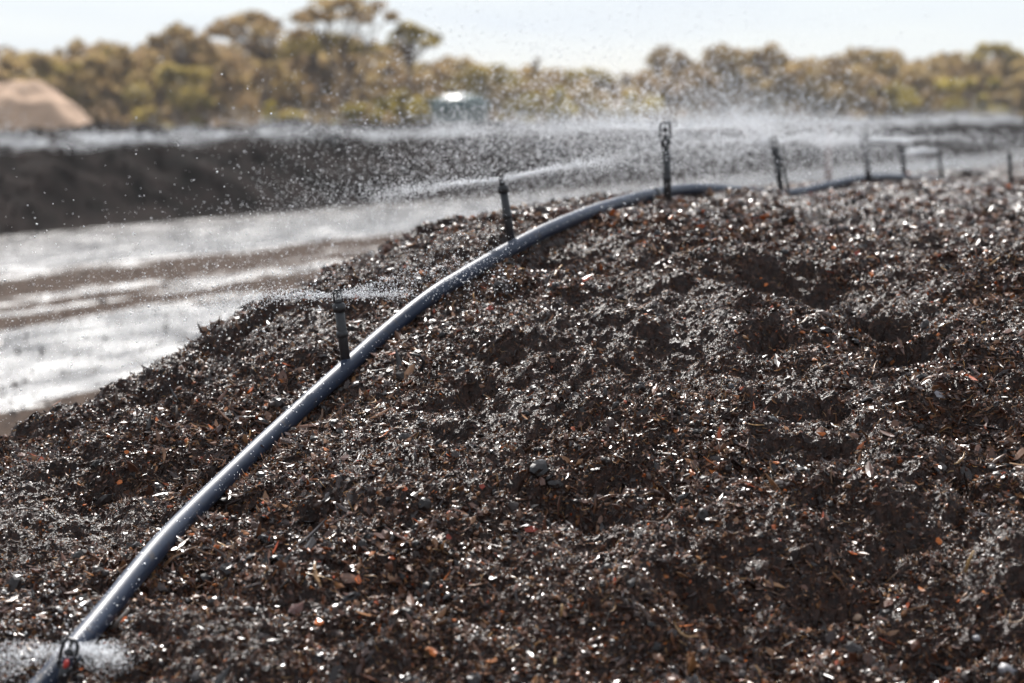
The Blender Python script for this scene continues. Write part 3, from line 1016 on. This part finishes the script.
# ================================================================== SAND PILE
def mound_obj(name, mat, c, rx, ry, h, seed, label, cat, amp=.22):
    a = np.linspace(0, 2 * np.pi, 65)[:-1]
    rr = np.linspace(0, 1, 26)
    A, Q = np.meshgrid(a, rr)
    edge = 1 + .10 * perlin(np.cos(A) * 1.5 + 5, np.sin(A) * 1.5, seed)
    x, y = np.cos(A) * Q * rx * edge, np.sin(A) * Q * ry * edge
    prof = np.interp(Q, [0, .1, .2, .35, .5, .7, .9, 1], [1, .98, .93, .81, .63, .35, .09, -.03])
    z = h * prof + amp * np.clip(prof * 3, 0, 1) * fbm(x * .9, y * .9, 4, seed)
    v = np.stack([x, y, z], -1).reshape(-1, 3)
    i = np.arange(A.size).reshape(A.shape)
    i2 = np.roll(i, -1, 1)
    f = np.stack([i[:-1], i[1:], i2[1:], i2[:-1]], -1).reshape(-1, 4)
    o = mesh_obj(name, v, f, mat, None, True)
    o.location = tuple(map(float, c))
    return tag(o, label, cat)


c = at(22, 150, 76); c[2] = 0
mound_obj('sand_pile', M['sand'], c, 5.2, 4.4, 3.65, 5, 'pinkish tan heap of dry sand behind the far windrow at the left edge', 'sand pile')

# ================================================================== WATER TANK
c = at(460, 150, 106); c[2] = 0
tank = empty('water_tank', c)
tag(tank, 'dark green round water tank with domed top in front of the trees', 'water tank')
prof = [(1.53, 0.0)]
for k in range(9):
    z = .25 + k * .25
    prof += [(1.53, z), (1.56, z + .05), (1.56, z + .12), (1.53, z + .17)]
MB().lathe(prof, 48).build('wall', M['tank'], tank)
dome = [(1.56, 2.44), (1.58, 2.50), (1.58, 2.74)] + [(1.55 * math.cos(a) ** .8, 2.76 + .68 * math.sin(a)) for a in np.linspace(.05, 1.40, 10)]
dm = MB().lathe(dome, 48).build('dome', M['tank'], tank)
MB().lathe([(.30, 3.36), (.30, 3.46), (.26, 3.50)], 24).build('access_lid', M['tank'], tank)
for k in range(12):
    a = 2 * math.pi * k / 12
    MB().tube([(math.cos(a) * 1.56 * math.cos(t) ** .8, math.sin(a) * 1.56 * math.cos(t) ** .8, 2.77 + .68 * math.sin(t)) for t in np.linspace(.05, 1.3, 7)], .025, 6).build('rib', M['tank'], dm)
MB().tube([(1.62, -.5, 0), (1.62, -.5, 2.3), (1.2, -.3, 2.7)], .045, 8).build('inlet_pipe', M['post'], tank)

# ================================================================== POST
b, t = at(828, 176, 30), at(827, 126, 30)
b[2] = -.1
post = mesh_obj('marker_post', *(lambda m: (m.v, m.f))(MB().tube([(0, 0, 0), (0.01, 0, 1.0), (0, 0, float(t[2] - b[2]))], [.05, .046, .042], 8)), M['post'])
post.location = tuple(map(float, b))
tag(post, 'faint pale wooden post standing in the yard behind the spray', 'post')


# ================================================================== TREES
def leaf_cloud(g, centres, radii, n, size, flat=.55):
    """leaf-sized quads spread through clumps"""
    k = g.integers(0, len(centres), n)
    C, Rr = np.array(centres)[k], np.array(radii)[k]
    d = g.normal(size=(n, 3)); d /= np.linalg.norm(d, axis=1)[:, None]
    r = g.random(n) ** .45
    off = d * (r * Rr)[:, None]; off[:, 2] *= flat
    c = C + off
    a = g.normal(size=(n, 3)); a /= np.linalg.norm(a, axis=1)[:, None]
    b_ = np.cross(a, g.normal(size=(n, 3))); b_ /= np.linalg.norm(b_, axis=1)[:, None]
    s = (size * g.uniform(.6, 1.5, n))[:, None]
    v = np.stack([c - a * s - b_ * s * .45, c + a * s - b_ * s * .45, c + a * s * .8 + b_ * s * .45, c - a * s * .8 + b_ * s * .45], 1).reshape(-1, 3)
    tint = np.clip(.25 + .35 * g.random(len(centres))[k] + .35 * g.random(n), 0, 1)
    return v, tint


def set_tint(o, tint):
    a = o.data.attributes.new('tint', 'FLOAT', 'FACE')
    a.data.foreach_set('value', np.asarray(tint, dtype=np.float32))


def tree_shape(g, H, wid, base_frac, n_clump, umbrella):
    cs, rs, limbs = [], [], []
    stems = g.integers(2, 4)
    tops = []
    for s in range(stems):
        ang = 2 * np.pi * (s + g.random()) / stems
        sp = wid * .22
        p1 = np.array((math.cos(ang) * sp * .4, math.sin(ang) * sp * .4, H * .33))
        p2 = np.array((math.cos(ang) * sp, math.sin(ang) * sp, H * base_frac))
        limbs.append(([(0, 0, -.1), p1, p2], [.13, .10, .075]))
        tops.append(p2)
    for i in range(n_clump):
        a, rr = g.uniform(0, 2 * np.pi), math.sqrt(g.random()) * wid * .5
        x, y = math.cos(a) * rr, math.sin(a) * rr
        if umbrella:
            z = H * (.93 - .13 * (rr / (wid * .5)) ** 2) + g.uniform(-.25, .1)
            r = g.uniform(.35, .9) * wid * .2
        else:
            z = H * g.uniform(base_frac * .75, .95) * (1 - .18 * (rr / (wid * .5)) ** 2)
            r = g.uniform(.35, 1.0) * wid * .2
        cs.append((x, y, z)); rs.append(r)
        tp = tops[int(np.argmin([np.hypot(x - q[0], y - q[1]) for q in tops]))]
        limbs.append(([tp, (tp + np.array((x, y, z))) / 2 + np.array((0, 0, .2)), (x, y, z)], [.06, .04, .02]))
    return cs, rs, limbs


def tree(name, loc, H, wid, seed, label, mat, base_frac=.55, n_clump=12, n_leaf=1500, umbrella=True, size=.16, group='trees on the skyline', cat='tree', flat=.45):
    g = np.random.default_rng(seed)
    root = empty(name, loc)
    tag(root, label, cat, group)
    cs, rs, limbs = tree_shape(g, H, wid, base_frac, n_clump, umbrella)
    m = MB()
    for pts, r in limbs:
        m.tube(pts, r, 6)
    m.build('trunk', M['bark'], root)
    v, tint = leaf_cloud(g, cs, rs, n_leaf, size, flat)
    o = mesh_obj('crown', v, np.arange(len(v)).reshape(-1, 4), mat, root)
    set_tint(o, tint)
    return root


def skyline(px):
    return np.interp(px, [-200, 0, 30, 60, 110, 160, 220, 300, 360, 410, 450, 480, 540, 590, 640, 670, 730, 780, 840, 900, 960, 1024, 1230],
                     [46, 52, 48, 43, 41, 42, 38, 34, 38, 48, 58, 62, 66, 72, 72, 64, 57, 53, 53, 51, 53, 51, 48])


def top_h(px, py, d):
    return float(at(px, py, d)[2])


def stand(px, d):
    q = at(px, 150, d); q[2] = 0
    return q


# single trees that stand out of the wood
for k, (px, py, d, wpx, lab, mt, um) in enumerate([
    (58, 38, 126, 46, 'low round-topped gum tree above the sand pile', LEAF_OLIVE, False),
    (106, 34, 128, 44, 'round-topped gum tree right of the sand pile on the skyline', LEAF_OLIVE, False),
    (178, 17, 124, 56, 'thin gum tree with a small detached flat crown left of the broad crowned gum', LEAF_BROWN, True),
    (258, 6, 122, 92, 'broad umbrella-crowned gum left of the tallest tree', LEAF_BROWN, True),
    (352, -14, 120, 100, 'tallest gum tree, its flat airy crown reaching the top of the photo', LEAF_BROWN, True),
    (414, 14, 121, 46, 'slim gum with a leaning tuft of crown right of the tallest tree', LEAF_OLIVE, True),
    (330, 28, 123, 90, 'gum with a dense flat crown below the tallest tree', LEAF_OLIVE, True),
    (484, 54, 128, 62, 'low domed gum standing directly above the green tank', LEAF_OLIVE, False),
    (534, 53, 131, 18, 'tiny round treetop poking above the wood right of the tank', LEAF_BROWN, False),
    (586, 63, 133, 50, 'low gum at the lowest dip of the skyline', LEAF_OLIVE, True),
    (668, 40, 130, 36, 'small flat dark crown above the tallest sprinkler', LEAF_BROWN, True),
    (722, 41, 128, 52, 'flat-crowned gum above the spray, between two similar flat crowns', LEAF_BROWN, True),
    (766, 40, 127, 44, 'flat-crowned gum above the doubled-stem sprinkler', LEAF_BROWN, True),
    (818, 45, 127, 60, 'broad low brown gum left of the domed right-hand gum', LEAF_BROWN, False),
    (900, 44, 125, 80, 'domed brown gum above the leaning crest sprinkler', LEAF_BROWN, False),
    (990, 38, 126, 50, 'gum with a thin flat tuft of crown near the right edge', LEAF_OLIVE, True)]):
    d = d + 36 if px > 850 else d                  # the wood stands back behind the end of the far windrow
    wm = wpx * d / FPX
    H = top_h(px, py, d)
    tree('gum_tree', stand(px, d), H, wm * 1.1, 300 + k, lab, mt, .62 if um else .5, 26 if um else 24, int(500 + 170 * wm) if um else int(900 + 260 * wm), um, .15)

# rounded shrubs in front of the wood
for k, (px, py, d, wpx, lab, mt) in enumerate([
    (415, 82, 111, 44, 'dark green shrub immediately left of the water tank', LEAF_OLIVE),
    (395, 84, 113, 60, 'yellow green shrub behind the dark shrub left of the tank', LEAF_YELLOW),
    (515, 92, 111, 42, 'dark shrub just right of the water tank', LEAF_OLIVE),
    (545, 86, 113, 58, 'ochre rounded shrub right of the tank', LEAF_YELLOW),
    (610, 95, 112, 48, 'dark rounded shrub left of the tallest sprinkler', LEAF_OLIVE),
    (645, 88, 114, 50, 'bright yellow green shrub behind the tallest sprinkler', LEAF_YELLOW),
    (285, 98, 112, 40, 'yellowish shrub low in the wood below the broad crowned gum', LEAF_YELLOW),
    (345, 96, 112, 36, 'small ochre shrub low in the wood below the tallest tree', LEAF_YELLOW),
    (880, 82, 112, 70, 'pale ochre shrub above the hooked sprinkler, veiled by spray', LEAF_YELLOW),
    (970, 62, 116, 70, 'yellow green bushy gum near the right edge', LEAF_YELLOW),
    (170, 62, 116, 90, 'green bushy gum right of the sand pile, low in the wood', LEAF_OLIVE)]):
    d = d + 36 if px > 850 else d                  # the wood stands back behind the end of the far windrow
    wm = wpx * d / FPX
    H = top_h(px, py, d)
    tree('shrub', stand(px, d), H, wm, 500 + k, lab, mt, .35, 12, int(700 + 260 * wm), False, .14, 'shrubs in front of the wood', 'shrub', .75)

# the wood behind: one mass
g = np.random.default_rng(5)
vs, ts, trunks = [], [], MB()
for k in range(300):
    d = g.uniform(124, 172)
    px = g.uniform(-160, 1190)
    d = 152 + (d - 124) * .8 if px > 850 else d
    py = skyline(px) + abs(g.normal(0, 6)) + (0 if d > 140 else 6)
    o = stand(px, d)
    H = max(top_h(px, py, d) * 1.08, 3.2)
    wid = g.uniform(3.4, 5.6)
    cs, rs, limbs = tree_shape(g, H, wid, .42, 18, False)
    v, tint = leaf_cloud(g, cs, rs, 620, .25, .6)
    vs.append(v + o); ts.append(np.clip(tint * .8 + g.uniform(-.1, .35), 0, 1))
    for pts, r in limbs[:3]:
        trunks.tube([np.array(p) + o for p in pts], r, 5)
wood = empty('woodland', (0, 140, 0))
tag(wood, 'olive brown eucalypt wood stretching across the background', 'wood', kind='stuff')
v = np.vstack(vs) - np.array((0, 140, 0))
o = mesh_obj('crowns', v, np.arange(len(v)).reshape(-1, 4), LEAF_BROWN, wood)
set_tint(o, np.concatenate(ts)); o['kind'] = 'stuff'
trunks.v = [q - Vector((0, 140, 0)) for q in trunks.v]
o = trunks.build('trunks', M['bark'], wood); o['kind'] = 'stuff'
# undergrowth below the crowns
n = 30000
uy = g.uniform(118, 150, n); ux = g.uniform(-1, 1, n) * (.3 * uy + 6)
um_ = (ux * NRM[0] + uy * NRM[1]) > -43.5
uy[um_] += 42
hgt = 1.2 + 1.8 * np.clip(.5 + perlin(ux * .35, uy * .35, 19), 0, 1)
uz = hgt * g.random(n) ** .6
a = g.normal(size=(n, 3)); a /= np.linalg.norm(a, axis=1)[:, None]
b_ = np.cross(a, g.normal(size=(n, 3))); b_ /= np.linalg.norm(b_, axis=1)[:, None]
s = g.uniform(.12, .3, n)[:, None]
c = np.stack([ux, uy, uz], -1) - np.array((0, 140, 0))
v = np.stack([c - a * s - b_ * s * .5, c + a * s - b_ * s * .5, c + a * s + b_ * s * .5, c - a * s + b_ * s * .5], 1).reshape(-1, 3)
o = mesh_obj('undergrowth', v, np.arange(len(v)).reshape(-1, 4), LEAF_BROWN, wood)
set_tint(o, np.clip(.1 + .5 * g.random(n) + .6 * perlin(ux * .2, uy * .2, 23), 0, 1)); o['kind'] = 'stuff'


# ================================================================== SINGLE PIECES ON THE HEAP
def on_heap(px, py):
    """walk the pixel's ray to the heap surface"""
    ds = np.linspace(3.6, 12, 2400)
    P = np.array([at(px, py, d) for d in ds])
    hz = heap_h(P[:, 0], P[:, 1])
    hit = np.nonzero(P[:, 2] < hz)[0]
    return P[hit[0]] if len(hit) else P[-1]


def chip(name, px, py, lpx, wpx, ang, mat, label, cat, seed, tilt=.5, long=None):
    q = on_heap(px, py)
    s = q[1] / FPX
    v, f = flake_proto(1, seed, 1.0, 5 + seed % 3, .6)
    v = [(x * lpx * s * .5, y * wpx * s * .62, z * wpx * s * .5) for x, y, z in v]
    o = mesh_obj(name, v, f, mat)
    # lies on the slope, facing up and towards the viewer, turned by its angle in the photo
    o.rotation_euler = (Matrix.Rotation(R(40 + (seed * 37) % 25), 3, 'X') @ Matrix.Rotation(R((seed * 53) % 50 - 25), 3, 'Y') @ Matrix.Rotation(R(ang), 3, 'Z')).to_euler()
    o.location = tuple(map(float, q + np.array((0, -.004, .010))))
    tag(o, label, cat)
    return o


def stick(name, pxs, rad, mat, label, cat, up=0.0):
    a = on_heap(*pxs[0]); s = a[1]
    pts = [a] + [at(px, py, s - .01 * k) for k, (px, py) in enumerate(pxs[1:], 1)]
    m = MB().tube([p - a for p in pts], [rad] + [rad * .85] * (len(pts) - 2) + [rad * .6], 8)
    o = m.build(name, mat)
    o.location = tuple(map(float, a + np.array((0, -.006, .004))))
    tag(o, label, cat)
    return o


CH = 'chips lying on the near windrow'
for i, (px, py, l, w, a, m, lab) in enumerate([
    (301, 483, 16, 7, 48, 'maroon', 'reddish brown bark flake right of the middle of the pipe'),
    (296, 612, 20, 13, 15, 'maroon', 'wide maroon bark flake below and right of the pipe, lower left'),
    (201, 462, 7, 6, 10, 'redwood', 'red wood chip close to the left side of the pipe'),
    (120, 485, 7, 5, -20, 'orange', 'orange wood chip in the hollow left of the pipe'),
    (127, 455, 6, 4, 5, 'orange', 'small orange chip above the hollow left of the pipe'),
    (174, 450, 8, 4, 20, 'straw', 'pale yellow chip above the red chip by the pipe'),
    (490, 311, 8, 5, 20, 'redwood', 'red orange chip right of the slanting-jet sprinkler, below the crest'),
    (531, 533, 16, 7, 0, 'redwood', 'largest red chip, low in the middle of the heap'),
    (482, 490, 6, 5, 0, 'redwood', 'small red chip above and left of the largest red chip'),
    (433, 656, 10, 8, -20, 'orange', 'orange chip at the bottom of the photo right of the pipe foot'),
    (449, 541, 6, 7, 60, 'redwood', 'dark red chip left of the largest red chip'),
    (555, 664, 4, 9, 0, 'straw', 'upright yellow sliver at the bottom centre of the heap'),
    (939, 545, 9, 6, -35, 'orange', 'orange chip low on the right of the heap'),
    (776, 466, 8, 4, 10, 'orange', 'orange chip left of the middle hollow on the right of the heap'),
    (822, 437, 12, 4, 5, 'orange', 'long orange splinter above the hollow on the right of the heap'),
    (940, 398, 18, 7, -5, 'stone', 'flat pale grey chip on the right of the heap'),
    (871, 277, 5, 6, 0, 'orange', 'orange chip just above the black broken scarp'),
    (766, 287, 6, 5, 0, 'orange', 'yellow orange chip at the left end of the black scarp'),
    (857, 256, 7, 5, 0, 'redwood', 'red chip high on the heap above the scarp'),
    (132, 588, 7, 8, 30, 'orange', 'rusty orange chip right of the pipe near its foot'),
    (187, 443, 6, 5, 10, 'orange', 'orange crumb beside the upper left edge of the pipe')]):
    chip('wood_chip', px, py, l, w, a, M[m], lab, 'wood chip', 700 + i)['group'] = CH
stick('twig', [(117, 405), (117, 390), (115, 388)], .0045, M['twig'], 'short pale twig standing upright on the left edge of the heap', 'twig')
stick('twig', [(177, 420), (177, 407)], .004, M['twig'], 'upright pale twig left of the thick riser sprinkler', 'twig')
stick('twig', [(113, 630), (120, 621), (129, 610)], .0055, M['twig'], 'smooth grey stick lying in the shadow right of the pipe foot', 'twig')
stick('twig', [(561, 617), (562, 606)], .004, M['straw'], 'short yellow straw standing low in the middle of the heap', 'twig')
stick('twig', [(965, 573), (968, 562), (973, 552)], .004, M['straw'], 'thin straw stem low on the right of the heap', 'twig')
stick('tube_end', [(421, 372), (424, 363), (420, 357), (410, 355)], .006, M['black'], 'curled end of thin black tube beside the pipe', 'tube')


def stone(px, py, rpx, mat, label, seed):
    q = on_heap(px, py)
    r = rpx * q[1] / FPX
    v, f = clod_proto(seed)
    o = mesh_obj('stone', [(a * r, b * r, c * r) for a, b, c in v], f, mat, None, True)
    o.location = tuple(map(float, q))
    tag(o, label, 'stone', 'stones on the near windrow')


stone(1008, 671, 10, M['stone'], 'blocky grey stone in the bottom right corner', 41)
stone(977, 638, 5, M['stone'], 'small pale grey stone above the corner stone', 42)
stone(960, 671, 5, M['tan_stone'], 'tan pebble left of the corner stone', 43)
stone(134, 602, 4, M['tan_stone'], 'tan pebble by the shadow right of the pipe foot', 44)
stone(858, 618, 5, M['tan_stone'], 'pale tan pebble low on the right of the heap', 45)
stone(704, 650, 5, M['tan_stone'], 'yellowish pebble low right of the bottom centre', 46)

# ================================================================== AIR
hx, hy0, hy1, hz0, hz1 = 120.0, -20.0, 225.0, -1.0, 14.0
hv = [(x, y, z) for z in (hz0, hz1) for x, y in ((-hx, hy0), (hx, hy0), (hx, hy1), (-hx, hy1))]
hf = [(3, 2, 1, 0), (4, 5, 6, 7), (0, 1, 5, 4), (1, 2, 6, 5), (2, 3, 7, 6), (3, 0, 4, 7)]
hm = bpy.data.materials.new('damp_air')
hm.use_nodes = True
hn = hm.node_tree.nodes
hn.clear()
ho = hn.new('ShaderNodeOutputMaterial')
hp = hn.new('ShaderNodeVolumePrincipled')
hp.inputs['Color'].default_value = (0.9, 0.92, 0.95, 1)
hp.inputs['Density'].default_value = 0.0004
hp.inputs['Anisotropy'].default_value = 0.0
hm.node_tree.links.new(hp.outputs['Volume'], ho.inputs['Volume'])
tag(mesh_obj('haze', hv, hf, hm), 'thin pale damp haze filling the air over the yard', 'haze', kind='stuff')
